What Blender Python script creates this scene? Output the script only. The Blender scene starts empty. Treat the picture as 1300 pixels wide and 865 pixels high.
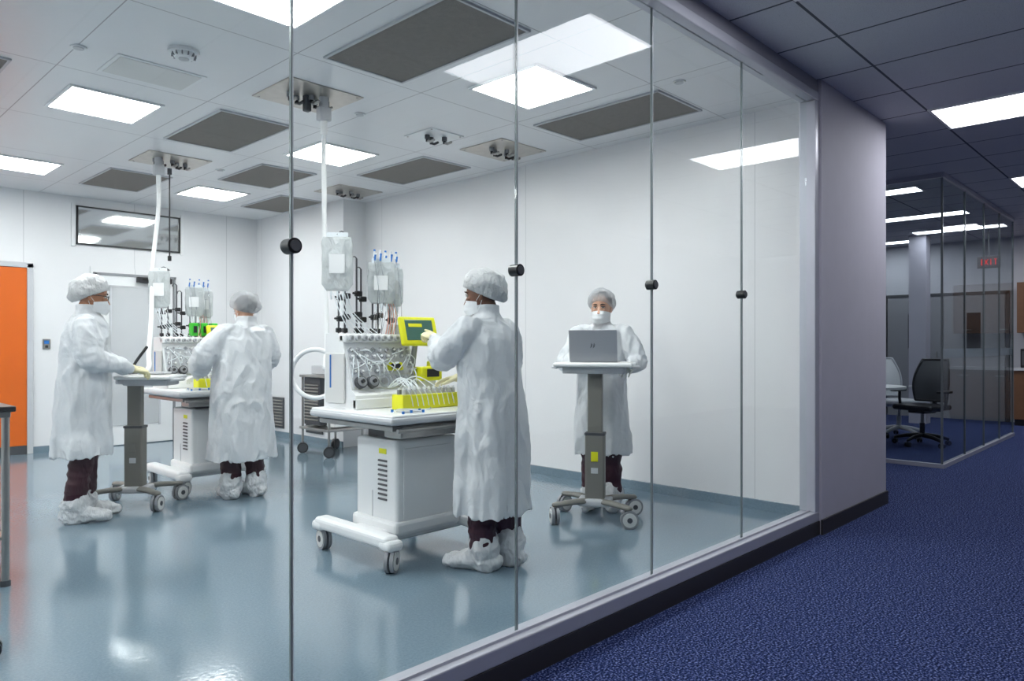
import bpy, bmesh, math, random
from mathutils import Vector, Matrix, Euler, noise
random.seed(7)
S=bpy.context.scene
# ---------------------------------------------------------------- materials
def lin(c):
    r=[]
    for v in c:
        v/=255.0
        r.append(v/12.92 if v<=0.04045 else ((v+0.055)/1.055)**2.4)
    return (r[0],r[1],r[2],1)
def newmat(name):
    m=bpy.data.materials.new(name); m.use_nodes=True
    nt=m.node_tree; nt.nodes.clear()
    out=nt.nodes.new('ShaderNodeOutputMaterial')
    return m,nt,out
def N(nt,t,**k):
    n=nt.nodes.new(t)
    for a,b in k.items(): setattr(n,a,b)
    return n
def math_(nt,op,a,b=None,clamp=False):
    n=nt.nodes.new('ShaderNodeMath'); n.operation=op; n.use_clamp=clamp
    for i,v in enumerate((a,b)):
        if v is None: continue
        if isinstance(v,(int,float)): n.inputs[i].default_value=v
        else: nt.links.new(v,n.inputs[i])
    return n.outputs[0]
def mixcol(nt,fac,a,b):
    n=nt.nodes.new('ShaderNodeMix'); n.data_type='RGBA'
    for idx,v in ((0,fac),(6,a),(7,b)):
        if hasattr(v,'is_linked'): nt.links.new(v,n.inputs[idx])
        else: n.inputs[idx].default_value=v
    return n.outputs[2]
def mat(name,col,rough=.5,metal=0,bump=None,var=(6,.05),spec=.5,emit=None,coat=0):
    m,nt,out=newmat(name); L=nt.links.new
    p=N(nt,'ShaderNodeBsdfPrincipled')
    c=lin(col); p.inputs['Roughness'].default_value=rough; p.inputs['Metallic'].default_value=metal
    p.inputs['Specular IOR Level'].default_value=spec; p.inputs['Coat Weight'].default_value=coat
    tc=N(nt,'ShaderNodeTexCoord')
    if var:
        nz=N(nt,'ShaderNodeTexNoise'); nz.inputs['Scale'].default_value=var[0]; nz.inputs['Detail'].default_value=4
        L(tc.outputs['Object'],nz.inputs['Vector'])
        a=tuple(x*(1-var[1]) for x in c[:3])+(1,); b=tuple(min(1,x*(1+var[1])) for x in c[:3])+(1,)
        L(mixcol(nt,nz.outputs['Fac'],a,b),p.inputs['Base Color'])
    else: p.inputs['Base Color'].default_value=c
    if bump:
        n2=N(nt,'ShaderNodeTexNoise'); n2.inputs['Scale'].default_value=bump[0]; n2.inputs['Detail'].default_value=5
        if len(bump)>2: n2.inputs['Distortion'].default_value=bump[2]
        L(tc.outputs['Object'],n2.inputs['Vector'])
        b=N(nt,'ShaderNodeBump'); b.inputs['Strength'].default_value=bump[1]; b.inputs['Distance'].default_value=.02
        L(n2.outputs['Fac'],b.inputs['Height']); L(b.outputs[0],p.inputs['Normal'])
    if emit:
        p.inputs['Emission Color'].default_value=lin(emit[0]); p.inputs['Emission Strength'].default_value=emit[1]
    L(p.outputs[0],out.inputs[0]); return m
def emat(name,col,st):
    m,nt,out=newmat(name); e=N(nt,'ShaderNodeEmission'); e.inputs[0].default_value=lin(col); e.inputs[1].default_value=st
    nt.links.new(e.outputs[0],out.inputs[0]); return m
def seam_mat(name,col,line,axes,rough=.5,width=.006,var=(3,.03),bump=None,spec=.5,fine=None):
    """axes: list of (axis index, period, offset): faint panel joints in world space"""
    m,nt,out=newmat(name); L=nt.links.new
    p=N(nt,'ShaderNodeBsdfPrincipled'); p.inputs['Roughness'].default_value=rough; p.inputs['Specular IOR Level'].default_value=spec
    g=N(nt,'ShaderNodeNewGeometry'); sp=N(nt,'ShaderNodeSeparateXYZ'); L(g.outputs['Position'],sp.inputs[0])
    mask=None
    for ax,per,off in axes:
        f=math_(nt,'FRACT',math_(nt,'DIVIDE',math_(nt,'SUBTRACT',sp.outputs[ax],off-per*50),per))
        l=math_(nt,'LESS_THAN',f,width/per)
        mask=l if mask is None else math_(nt,'MAXIMUM',mask,l)
    nz=N(nt,'ShaderNodeTexNoise'); nz.inputs['Scale'].default_value=var[0]; nz.inputs['Detail'].default_value=4; L(g.outputs['Position'],nz.inputs['Vector'])
    c=lin(col)
    base=mixcol(nt,nz.outputs['Fac'],tuple(x*(1-var[1]) for x in c[:3])+(1,),tuple(min(1,x*(1+var[1])) for x in c[:3])+(1,))
    if fine:
        n3=N(nt,'ShaderNodeTexNoise'); n3.inputs['Scale'].default_value=fine[0]; L(g.outputs['Position'],n3.inputs['Vector'])
        st=math_(nt,'GREATER_THAN',n3.outputs['Fac'],.62)
        base=mixcol(nt,math_(nt,'MULTIPLY',st,fine[1]),base,lin((20,20,24)))
    L(mixcol(nt,mask,base,lin(line)),p.inputs['Base Color'])
    L(p.outputs[0],out.inputs[0]); return m
def glassmat(name,mult=1.0,tint=(250,253,252),haze=0.0):
    m,nt,out=newmat(name); L=nt.links.new
    g=N(nt,'ShaderNodeNewGeometry'); d=N(nt,'ShaderNodeVectorMath',operation='DOT_PRODUCT')
    L(g.outputs['Incoming'],d.inputs[0]); L(g.outputs['Normal'],d.inputs[1])
    a=math_(nt,'ABSOLUTE',d.outputs['Value']); o=math_(nt,'SUBTRACT',1.0,a)
    f=math_(nt,'ADD',math_(nt,'MULTIPLY',math_(nt,'POWER',o,5.0),.96*mult),.04*mult,True)
    t=N(nt,'ShaderNodeBsdfTransparent'); t.inputs[0].default_value=lin(tint)
    gl=N(nt,'ShaderNodeBsdfGlossy'); gl.inputs['Roughness'].default_value=0.0; gl.inputs[0].default_value=(1,1,1,1)
    mx=N(nt,'ShaderNodeMixShader'); L(f,mx.inputs[0]); L(t.outputs[0],mx.inputs[1]); L(gl.outputs[0],mx.inputs[2])
    last=mx.outputs[0]
    if haze:
        df=N(nt,'ShaderNodeBsdfDiffuse'); df.inputs[0].default_value=(.85,.87,.9,1)
        m2=N(nt,'ShaderNodeMixShader'); m2.inputs[0].default_value=haze; L(last,m2.inputs[1]); L(df.outputs[0],m2.inputs[2]); last=m2.outputs[0]
    L(last,out.inputs[0]); return m
def clothmat(name,col,trans=.2,bs=16,bst=.55,alpha=0.0,rough=.5):
    m,nt,out=newmat(name); L=nt.links.new
    tc=N(nt,'ShaderNodeTexCoord')
    mp=N(nt,'ShaderNodeMapping'); mp.inputs['Scale'].default_value=(1,1,.55); L(tc.outputs['Object'],mp.inputs[0])
    n=N(nt,'ShaderNodeTexNoise'); n.inputs['Scale'].default_value=bs; n.inputs['Detail'].default_value=6; n.inputs['Distortion'].default_value=1.2; L(mp.outputs[0],n.inputs['Vector'])
    wv=N(nt,'ShaderNodeVectorMath',operation='ADD'); sc=N(nt,'ShaderNodeVectorMath',operation='SCALE'); sc.inputs[3].default_value=.08
    L(n.outputs['Color'],sc.inputs[0]); L(mp.outputs[0],wv.inputs[0]); L(sc.outputs[0],wv.inputs[1])
    v=N(nt,'ShaderNodeTexVoronoi',feature='F1'); v.inputs['Scale'].default_value=bs*.9; L(wv.outputs[0],v.inputs['Vector'])
    h=math_(nt,'ADD',n.outputs['Fac'],math_(nt,'MULTIPLY',v.outputs['Distance'],.9))
    b=N(nt,'ShaderNodeBump'); b.inputs['Strength'].default_value=bst; b.inputs['Distance'].default_value=.035; L(h,b.inputs['Height'])
    p=N(nt,'ShaderNodeBsdfPrincipled'); p.inputs['Roughness'].default_value=rough; p.inputs['Specular IOR Level'].default_value=.4
    c=lin(col); L(mixcol(nt,n.outputs['Fac'],tuple(x*.92 for x in c[:3])+(1,),c),p.inputs['Base Color']); L(b.outputs[0],p.inputs['Normal'])
    t=N(nt,'ShaderNodeBsdfTranslucent'); t.inputs[0].default_value=c
    mx=N(nt,'ShaderNodeMixShader'); mx.inputs[0].default_value=trans; L(p.outputs[0],mx.inputs[1]); L(t.outputs[0],mx.inputs[2])
    last=mx.outputs[0]
    if alpha:
        tr=N(nt,'ShaderNodeBsdfTransparent'); m2=N(nt,'ShaderNodeMixShader'); m2.inputs[0].default_value=alpha; L(last,m2.inputs[1]); L(tr.outputs[0],m2.inputs[2]); last=m2.outputs[0]
    L(last,out.inputs[0]); return m

M_wall=seam_mat('cleanroom_wall_panel',(229,229,231),(198,200,203),[(1,2.4,.12)],rough=.35,width=.006)
M_wallB=seam_mat('cleanroom_back_panel',(229,229,231),(190,193,196),[(0,1.2,.95)],rough=.35,width=.006)
M_ceilC=seam_mat('cleanroom_ceiling_panel',(228,228,230),(160,160,162),[(0,.97,1.335),(1,1.275,2.76)],rough=.3,width=.007)
M_ceilO=seam_mat('acoustic_tile',(206,206,212),(90,91,98),[(0,.61,6.10),(1,1.22,1.52)],rough=.9,width=.016,fine=(260,.3))
M_drywall=mat('painted_drywall',(176,175,186),.7,bump=(300,.02))
M_office=mat('office_wall_paint',(186,188,194),.8)
M_base=mat('black_rubber_base',(44,42,44),.5)
M_alu=mat('brushed_aluminium',(176,178,188),.35,.25)
M_header=mat('header_paint',(138,138,148),.6)
M_glass=glassmat('partition_glass',.5)
M_glass2=glassmat('office_glass',.35,(228,233,235))
M_frost=glassmat('frosted_band',.4,(240,243,245),haze=.3)
M_joint=mat('glass_edge',(112,120,122),.25,.2)
M_jointL=mat('glass_edge_light',(190,198,200),.25)
M_dark=mat('black_plastic',(26,26,29),.35)
M_dgrey=mat('dark_grey_plastic',(70,72,76),.45)
M_grey=mat('grey_plastic',(140,142,146),.45)
M_lgrey=mat('light_grey_plastic',(192,194,198),.4)
M_white=mat('white_enamel',(232,233,234),.3,var=(5,.02))
M_offw=mat('warm_white_plastic',(214,214,212),.4)
M_steel=mat('stainless_steel',(170,168,165),.28,.9,var=(9,.15))
M_steelP=mat('stainless_plate',(190,184,176),.3,.6,var=(12,.25))
M_taupe=mat('taupe_powdercoat',(118,116,110),.45)
M_yel=mat('yellow_green_plastic',(222,222,16),.4)
M_green=mat('green_plastic',(60,190,50),.4)
M_scr=mat('lcd_screen',(60,85,80),.15,emit=((70,110,90),.3))
M_blue=mat('blue_plastic',(30,110,190),.4)
M_pink=mat('pink_tubing',(215,150,130),.35)
M_tube=mat('clear_tubing',(226,232,236),.15)
M_grille=mat('perforated_grille',(116,110,105),.6,.0,bump=(120,.3),var=(30,.22))
M_orange=mat('orange_door_laminate',(216,100,12),.35,var=(2,.08))
M_wood=mat('wood_laminate',(104,72,48),.5,var=(14,.2))
M_silver=mat('laptop_silver',(176,178,184),.35,.5)
M_led=emat('led_panel',(253,252,252),25)
M_ledO=emat('led_panel_corridor',(248,249,255),10.5)
M_exit=emat('exit_red',(235,40,40),1.3)
M_win=mat('interior_window_glass',(222,225,226),.05,.75)
M_doorwin=mat('door_glass_grey',(214,216,218),.08,.3)
M_bag=clothmat('iv_bag_film',(222,227,228),.3,20,.8,alpha=.28,rough=.1)
M_disc=glassmat('clear_plastic',1.5,(225,228,230),haze=.15)
M_gown=clothmat('nonwoven_gown',(226,229,233),.18,10,.5,rough=.4)
M_shoe=clothmat('shoe_cover',(228,230,233),.15,20,.6)
M_cap=clothmat('bouffant_cap',(236,238,240),.25,34,.6)
M_capT=clothmat('sheer_bouffant_cap',(215,218,222),.3,45,.6,alpha=.45)
M_mask=clothmat('surgical_mask',(238,241,244),.15,30,.1)
M_glove=mat('latex_glove',(226,218,176),.5,bump=(60,.15))
M_gloveW=mat('white_glove',(226,226,216),.5,bump=(60,.15))
M_scrub=clothmat('maroon_scrubs',(56,20,32),.05,12,.5)
M_skinD=mat('skin_dark',(112,74,54),.5,bump=(90,.05))
M_skinM=mat('skin_medium',(168,118,90),.5,bump=(90,.05))
M_skinL=mat('skin_light',(208,162,136),.5,bump=(90,.05))
M_hair=mat('dark_hair',(32,26,24),.5,bump=(80,.4))
M_hairG=mat('grey_brown_hair',(74,68,66),.5,bump=(80,.4))
M_eye=mat('eye_white',(225,222,215),.2); M_iris=mat('iris',(35,22,16),.2)
M_lip=mat('lips',(160,90,80),.5)

# epoxy floor
def floor_mat():
    m,nt,out=newmat('blue_epoxy_floor'); L=nt.links.new
    p=N(nt,'ShaderNodeBsdfPrincipled'); g=N(nt,'ShaderNodeNewGeometry')
    n=N(nt,'ShaderNodeTexNoise'); n.inputs['Scale'].default_value=90; n.inputs['Detail'].default_value=3; L(g.outputs['Position'],n.inputs['Vector'])
    n2=N(nt,'ShaderNodeTexNoise'); n2.inputs['Scale'].default_value=1.2; L(g.outputs['Position'],n2.inputs['Vector'])
    c=mixcol(nt,n.outputs['Fac'],lin((92,113,127)),lin((130,148,160)))
    L(mixcol(nt,math_(nt,'MULTIPLY',n2.outputs['Fac'],.3),c,lin((106,127,140))),p.inputs['Base Color'])
    p.inputs['Roughness'].default_value=.11; p.inputs['Specular IOR Level'].default_value=1.0
    b=N(nt,'ShaderNodeBump'); b.inputs['Strength'].default_value=.13; b.inputs['Distance'].default_value=.004
    n3=N(nt,'ShaderNodeTexNoise'); n3.inputs['Scale'].default_value=45; L(g.outputs['Position'],n3.inputs['Vector'])
    L(n3.outputs['Fac'],b.inputs['Height']); L(b.outputs[0],p.inputs['Normal'])
    L(p.outputs[0],out.inputs[0]); return m
def carpet_mat():
    m,nt,out=newmat('navy_loop_carpet'); L=nt.links.new
    p=N(nt,'ShaderNodeBsdfPrincipled'); g=N(nt,'ShaderNodeNewGeometry')
    n=N(nt,'ShaderNodeTexNoise'); n.inputs['Scale'].default_value=110; n.inputs['Detail'].default_value=2; L(g.outputs['Position'],n.inputs['Vector'])
    r=N(nt,'ShaderNodeValToRGB'); r.color_ramp.elements[0].position=.38; r.color_ramp.elements[0].color=lin((10,16,42))
    r.color_ramp.elements[1].position=.68; r.color_ramp.elements[1].color=lin((112,124,166))
    e=r.color_ramp.elements.new(.52); e.color=lin((32,46,92))
    L(n.outputs['Fac'],r.inputs[0]); L(r.outputs[0],p.inputs['Base Color']); p.inputs['Roughness'].default_value=.95; p.inputs['Specular IOR Level'].default_value=.1
    b=N(nt,'ShaderNodeBump'); b.inputs['Strength'].default_value=.4; b.inputs['Distance'].default_value=.004; L(n.outputs['Fac'],b.inputs['Height']); L(b.outputs[0],p.inputs['Normal'])
    L(p.outputs[0],out.inputs[0]); return m
M_floor=floor_mat(); M_carpet=carpet_mat()

# ---------------------------------------------------------------- mesh builder
class B:
    def __init__(s): s.V=[];s.F=[];s.M=[];s.S=[];s.mats=[]
    def mi(s,m):
        if m not in s.mats: s.mats.append(m)
        return s.mats.index(m)
    def add(s,vs,fs,m,smooth=False,mtx=None):
        o=len(s.V); k=s.mi(m)
        for v in vs:
            v=Vector(v); s.V.append(mtx@v if mtx else v)
        for f in fs: s.F.append([i+o for i in f]); s.M.append(k); s.S.append(smooth)
    def merge(s,b,mtx=None):
        o=len(s.V)
        for v in b.V: s.V.append(mtx@v if mtx else v.copy())
        for f,k,sm in zip(b.F,b.M,b.S): s.F.append([i+o for i in f]); s.M.append(s.mi(b.mats[k])); s.S.append(sm)
    def box(s,c,size,m,bev=0,rz=0,rot=None,smooth=False,seg=2):
        bm=bmesh.new(); bmesh.ops.create_cube(bm,size=1)
        for v in bm.verts: v.co=Vector((v.co.x*size[0],v.co.y*size[1],v.co.z*size[2]))
        if bev: bmesh.ops.bevel(bm,geom=bm.edges[:],offset=min(bev,min(size)*.45),segments=seg,affect='EDGES',profile=.5)
        R=(Euler(rot).to_matrix() if rot else Matrix.Rotation(rz,3,'Z')).to_4x4()
        T=Matrix.Translation(c)@R
        bm.verts.index_update()
        s.add([v.co.copy() for v in bm.verts],[[v.index for v in f.verts] for f in bm.faces],m,smooth,T); bm.free()
    def bx(s,x0,x1,y0,y1,z0,z1,m,bev=0): s.box(((x0+x1)/2,(y0+y1)/2,(z0+z1)/2),(x1-x0,y1-y0,z1-z0),m,bev)
    def cyl(s,p0,p1,r0,m,r1=None,seg=16):
        p0=Vector(p0);p1=Vector(p1); r1=r0 if r1 is None else r1
        t=(p1-p0).normalized(); a=t.orthogonal().normalized(); b=t.cross(a)
        A=[p0+(a*math.cos(2*math.pi*i/seg)+b*math.sin(2*math.pi*i/seg))*r0 for i in range(seg)]
        C=[p1+(a*math.cos(2*math.pi*i/seg)+b*math.sin(2*math.pi*i/seg))*r1 for i in range(seg)]
        s.add(A+C,[[i,(i+1)%seg,seg+(i+1)%seg,seg+i] for i in range(seg)],m,True)
        s.add(A,[list(range(seg))[::-1]],m); s.add(C,[list(range(seg))],m)
    def loft(s,rings,m,smooth=True,cap=True):
        n=len(rings[0]); vs=[p for r in rings for p in r]; fs=[]
        for j in range(len(rings)-1):
            for i in range(n): fs.append([j*n+i,j*n+(i+1)%n,(j+1)*n+(i+1)%n,(j+1)*n+i])
        if cap: fs.append(list(range(n))[::-1]); fs.append([(len(rings)-1)*n+i for i in range(n)])
        s.add(vs,fs,m,smooth)
    def tube(s,pts,rad,m,seg=10,up=None,rnd=True,sub=0):
        pts=[Vector(p) for p in pts]
        if not isinstance(rad,(list,tuple)): rad=[rad]*len(pts)
        rad=[(r,r) if not isinstance(r,(list,tuple)) else r for r in rad]
        if sub:
            P=[];R=[]
            for i in range(len(pts)-1):
                a=pts[max(i-1,0)];b=pts[i];c=pts[i+1];d=pts[min(i+2,len(pts)-1)]
                for k in range(sub):
                    t=k/sub
                    P.append(.5*((2*b)+(c-a)*t+(2*a-5*b+4*c-d)*t*t+(3*b-a-3*c+d)*t**3))
                    R.append(tuple(rad[i][q]*(1-t)+rad[i+1][q]*t for q in (0,1)))
            P.append(pts[-1]);R.append(rad[-1]); pts,rad=P,R
        n=len(pts); T=[]
        for i in range(n): T.append((pts[min(i+1,n-1)]-pts[max(i-1,0)]).normalized())
        nor=Vector(up) if up else T[0].orthogonal()
        rings=[]
        for i in range(n):
            nor=(nor-T[i]*nor.dot(T[i])).normalized(); bi=T[i].cross(nor)
            def ring(c,k): return [c+nor*math.cos(2*math.pi*j/seg)*rad[i][0]*k+bi*math.sin(2*math.pi*j/seg)*rad[i][1]*k for j in range(seg)]
            mr=min(rad[i])
            if i==0 and rnd:
                rings.append(ring(pts[i]-T[i]*mr*.95,.3)); rings.append(ring(pts[i]-T[i]*mr*.6,.8))
            rings.append(ring(pts[i],1))
            if i==n-1 and rnd:
                rings.append(ring(pts[i]+T[i]*mr*.6,.8)); rings.append(ring(pts[i]+T[i]*mr*.95,.3))
        s.loft(rings,m)
    def ell(s,c,r,m,seg=20,rot=None,fn=None):
        R=Euler(rot).to_matrix() if rot else Matrix.Identity(3)
        vs=[];fs=[];h=seg//2
        for j in range(h+1):
            th=math.pi*j/h
            for i in range(seg):
                ph=2*math.pi*i/seg
                d=Vector((math.sin(th)*math.cos(ph),math.sin(th)*math.sin(ph),math.cos(th)))
                p=Vector((d.x*r[0],d.y*r[1],d.z*r[2]))
                if fn: p=fn(p,d)
                vs.append(Vector(c)+R@p)
        for j in range(h):
            for i in range(seg): fs.append([j*seg+i,(j+1)*seg+i,(j+1)*seg+(i+1)%seg,j*seg+(i+1)%seg])
        s.add(vs,fs,m,True)
    def mesh(s,name):
        me=bpy.data.meshes.new(name); me.from_pydata([tuple(v) for v in s.V],[],s.F)
        for m in s.mats: me.materials.append(m)
        me.polygons.foreach_set('material_index',s.M); me.polygons.foreach_set('use_smooth',s.S)
        me.validate(); me.update(); return me
    def obj(s,name,loc=(0,0,0),rz=0,base=None):
        ob=bpy.data.objects.new(name,s.mesh(name)); S.collection.objects.link(ob)
        ob.location=loc; ob.rotation_euler=(0,0,rz); return ob
def fuse(b,voxel,it=2,fn=None,fac=.5):
    me=b.mesh('tmp'); ob=bpy.data.objects.new('tmp',me); S.collection.objects.link(ob)
    r=ob.modifiers.new('r','REMESH'); r.mode='VOXEL'; r.voxel_size=voxel; r.adaptivity=0
    sm=ob.modifiers.new('s','SMOOTH'); sm.factor=fac; sm.iterations=it
    dg=bpy.context.evaluated_depsgraph_get(); dg.update(); ev=ob.evaluated_get(dg); m=ev.to_mesh()
    vs=[]
    for v in m.vertices:
        p=v.co.copy()
        if fn: p=fn(p,v.normal.copy())
        vs.append(p)
    fs=[list(p.vertices) for p in m.polygons]
    ev.to_mesh_clear(); bpy.data.objects.remove(ob); bpy.data.meshes.remove(me)
    return vs,fs
def slab(name,x0,x1,y0,y1,z0,z1,m,bev=0):
    b=B(); cx,cy,cz=(x0+x1)/2,(y0+y1)/2,(z0+z1)/2
    b.box((0,0,0),(x1-x0,y1-y0,z1-z0),m,bev); return b.obj(name,(cx,cy,cz))

# ---------------------------------------------------------------- room shell
HC=3.05; HO=3.02; YG=1.93
slab('floor',-3,5.45,1.90,9.97,-.1,0,M_floor)
slab('floor.001',-3,16,-3,1.90,-.1,.0,M_carpet)
slab('floor.002',5.45,16,1.90,8,-.1,.0,M_carpet)
slab('ceiling',-3,5.45,2.0,9.97,HC,HC+.1,M_ceilC)
slab('ceiling.001',-3,16,-3,2.0,HO,HO+.13,M_ceilO)
slab('ceiling.002',5.45,16,2.0,8,HO,HO+.13,M_ceilO)
slab('wall_north',-3,5.45,9.87,9.97,0,HC,M_wallB)
slab('wall_east',5.33,5.45,1.99,9.87,0,HC,M_wall)
slab('wall_east_bulkhead',5.0,5.33,7.66,9.87,0,HC,M_wall)
slab('wall_west',-3.1,-3,-3,9.97,0,HC,M_wall)
slab('wall_corridor_south',-3,16,-3.1,-3,0,HO,M_office)
slab('wall_corridor_east',14.2,14.35,-3,8,0,HO,M_office)
slab('wall_office_north',6.35,14.2,6.9,7.0,0,HO,M_office)
slab('wall_pier',4.90,6.23,1.855,1.99,0,HO,M_drywall)
slab('wall_pier_return',6.11,6.23,1.99,6.9,0,HO,M_drywall)
slab('wall_header',-3,4.90,1.88,2.0,2.935,HO+.03,M_header)
slab('baseboard_glazing',-3,4.90,1.865,1.98,0,.09,M_base)
slab('baseboard_pier',4.89,6.245,1.842,1.856,0,.10,M_base)
slab('baseboard_pier_return',6.23,6.243,1.842,6.9,0,.10,M_base)
slab('baseboard_north',-3,5.0,9.845,9.87,0,.075,M_floor)
slab('baseboard_east',5.305,5.33,1.99,7.66,0,.075,M_floor)
slab('baseboard_bulkhead',4.975,5.0,7.66,9.87,0,.075,M_floor)
# glazing frame
b=B(); b.bx(-3,4.90,1.868,1.975,.09,.155,M_alu,.006); b.bx(-3,4.90,1.905,1.918,.155,.165,M_alu)
b.obj('trim_1')
slab('trim_2',-3,4.90,1.868,1.975,2.876,2.935,M_alu,.006)
slab('trim_3',4.83,4.90,1.868,1.975,.155,2.876,M_alu,.006)
xs=[-2.9,-1.75,-.75,.13,1.083,2.036,2.980,3.908,4.83]
for i in range(len(xs)-1):
    slab('window_%d'%(i+1),xs[i]+.004,xs[i+1]-.004,YG-.005,YG+.005,.155,2.876,M_glass)
for x in xs[1:-1]:
    b=B(); b.box((-.001,0,0),(.004,.011,2.72),M_joint); b.box((.003,0,0),(.003,.0105,2.72),M_jointL)
    b.cyl((0,-.022,.032),(0,.022,.032),.023,M_dark,seg=28); b.cyl((0,-.028,.032),(0,.028,.032),.016,M_dgrey,seg=24)
    b.obj('glass_clamp_joint',(x,YG,1.5155))

# ---------------------------------------------------------------- ceiling fittings
def led(name,x0,x1,y0,y1,z,m):
    b=B(); w=x1-x0;h=y1-y0
    b.box((0,0,-.003),(w,h,.006),m)
    for sx in (-1,1): b.box((sx*(w/2+.012),0,-.006),(.024,h+.048,.014),M_white,.003)
    for sy in (-1,1): b.box((0,sy*(h/2+.012),-.006),(w,.024,.014),M_white,.003)
    b.obj(name,((x0+x1)/2,(y0+y1)/2,z))
for x in (-2.36,-.42,1.52,3.46):  # two leftmost columns are out of view, grid extended to add light
    for y in (3.1,5.65,8.2): led('ceiling_light_panel',x,x+.58,y,y+.6,HC,M_led)
for x in (0,3.05,6.10,9.15,12.2):
    led('corridor_light_panel',x,x+.6,.32,1.50,HO,M_ledO)
for x,y in ((8.9,2.35),(10.9,2.3),(12.5,2.15),(13.4,3.4),(9.2,4.6),(11.6,4.8)):
    led('office_light_panel',x,x+.3,y,y+1.2,HO,M_ledO)
def grille(x0,x1,y0,y1):
    b=B(); w=x1-x0;h=y1-y0
    b.box((0,0,-.004),(w,h,.008),M_grille)
    for sx in (-1,1): b.box((sx*(w/2+.008),0,-.006),(.016,h+.03,.014),M_lgrey)
    for sy in (-1,1): b.box((0,sy*(h/2+.008),-.006),(w,.016,.014),M_lgrey)
    b.obj('ceiling_return_grille',((x0+x1)/2,(y0+y1)/2,HC))
for g in ((2.46,3.04,2.80,3.95),(4.40,4.98,2.80,3.95),(2.46,3.04,5.42,6.5),(4.40,4.98,5.38,6.45),(.52,1.10,5.42,6.5),(3.48,4.06,6.75,7.7),(2.5,3.08,8.0,9.0),(4.36,4.92,8.0,9.0),(.52,1.1,2.8,3.95)):
    grille(*g)
def service(cx,cy,w=.58,h=.54,small=False):
    b=B(); b.box((0,0,-.004),(w,h,.008),M_white if small else M_steelP)
    n=3 if small else 5
    for i in range(n):
        x=(-.5+(i+.5)/n)*w*.62; y=.05*math.sin(i*2.3)
        b.cyl((x,y,0),(x,y,-.04),.022,M_dgrey if small else M_grey); b.cyl((x,y,-.04),(x,y,-.065),.013,M_dark)
        b.tube([(x,y,-.055),(x+.01,y-.03,-.068),(x+.01,y-.075,-.062)],.011,M_dark if i%2 else M_steel,8)
    for sx in (-1,1):
        for sy in (-1,1): b.cyl((sx*w*.44,sy*h*.44,-.006),(sx*w*.44,sy*h*.44,-.012),.008,M_steel,seg=8)
    b.obj('ceiling_service_panel',(cx,cy,HC))
service(2.76,4.68); service(2.8,7.28); service(4.76,4.68); service(4.8,7.25); service(4.03,4.79,.36,.36,True)
b=B(); b.cyl((0,0,0),(0,0,-.02),.09,M_white,seg=32); b.cyl((0,0,-.02),(0,0,-.05),.07,M_white,.05,seg=32); b.cyl((0,0,-.05),(0,0,-.055),.03,M_lgrey,seg=20)
for i in range(12):
    a=i*math.pi/6; b.box((.062*math.cos(a),.062*math.sin(a),-.032),(.018,.006,.02),M_grey,rz=a)
b.obj('smoke_detector',(1.81,4.5,HC))
for x,y in ((4.35,2.6),(1.35,4.9),(3.25,4.75),(3.3,7.3),(1.4,7.4)):
    b=B(); b.cyl((0,0,0),(0,0,-.008),.045,M_white,seg=24); b.cyl((0,0,-.008),(0,0,-.012),.03,M_lgrey,seg=20); b.obj('sprinkler_cover',(x,y,HC))
b=B(); b.box((0,0,-.003),(.55,.4,.006),M_white,.002); b.box((0,0,-.007),(.5,.35,.003),M_offw); b.obj('ceiling_access_panel',(1.82,5.03,HC))

# ---------------------------------------------------------------- back wall items
b=B() # orange roll door
b.bx(-.62,.62,-.03,0,.10,2.15,M_orange,.004); b.bx(-.62,.62,-.032,0,0,.10,M_dgrey)
for sx in (-1,1): b.bx(sx*.65-.03,sx*.65+.03,-.045,0,0,2.2,M_lgrey,.004)
b.bx(-.68,.68,-.045,0,2.15,2.21,M_lgrey,.004)
b.obj('door_1',(1.56,9.869,0))
b=B() # high window
b.bx(-.6,.6,-.012,0,-.22,.22,M_win)
for sx in (-1,1): b.bx(sx*.6-.008,sx*.6+.008,-.03,0,-.23,.23,M_dark)
for sz in (-1,1): b.bx(-.61,.61,-.03,0,sz*.225-.008,sz*.225+.008,M_dark)
for sx in (-1,1): b.bx(sx*.64-.02,sx*.64+.02,-.02,0,-.26,.26,M_white)
b.obj('window_9',(3.30,9.869,2.71))
b=B() # steel door with vision panel
b.bx(-.52,.52,-.02,0,.0,2.22,M_wallB); b.bx(-.45,.45,-.04,-.018,.01,2.12,M_white,.004)
b.bx(-.3,.28,-.046,-.038,.25,1.98,M_doorwin)
for sx in (-1,1):
    b.bx(sx*.47-.012,sx*.47+.012,-.05,0,0,2.15,M_grey)
    b.bx(-.01+sx*.29-.012,-.01+sx*.29+.012,-.052,-.036,.23,2.0,M_lgrey)
b.bx(-.49,.49,-.05,0,2.12,2.15,M_grey); b.bx(-.3,.28,-.052,-.036,1.98,2.0,M_lgrey)
b.bx(.0,.42,-.11,-.04,2.05,2.12,M_dark,.005); b.tube([(.05,-.1,2.1),(.2,-.2,2.1),(.4,-.08,2.13)],.01,M_dark,8)
b.cyl((-.38,-.05,1.0),(-.38,-.09,1.0),.012,M_steel); b.cyl((-.38,-.09,1.0),(-.26,-.09,1.0),.01,M_steel)
b.obj('door_2',(3.36,9.869,0))
b=B(); b.box((0,-.006,0),(.08,.012,.12),M_steel,.003); b.box((0,-.014,.02),(.05,.006,.04),M_blue,.002); b.box((0,-.014,-.03),(.03,.006,.03),M_dark,.002); b.obj('wall_control_plate',(2.38,9.869,1.27))
for yy in (9.28,8.3):
    b=B(); b.box((-.008,0,0),(.016,.4,.42),M_dgrey,.004)
    for i in range(9): b.box((-.02,0,-.17+i*.042),(.012,.36,.018),M_taupe,rot=(0,.5,0))
    b.obj('low_wall_grille',(4.975+.02,yy,.33))

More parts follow.
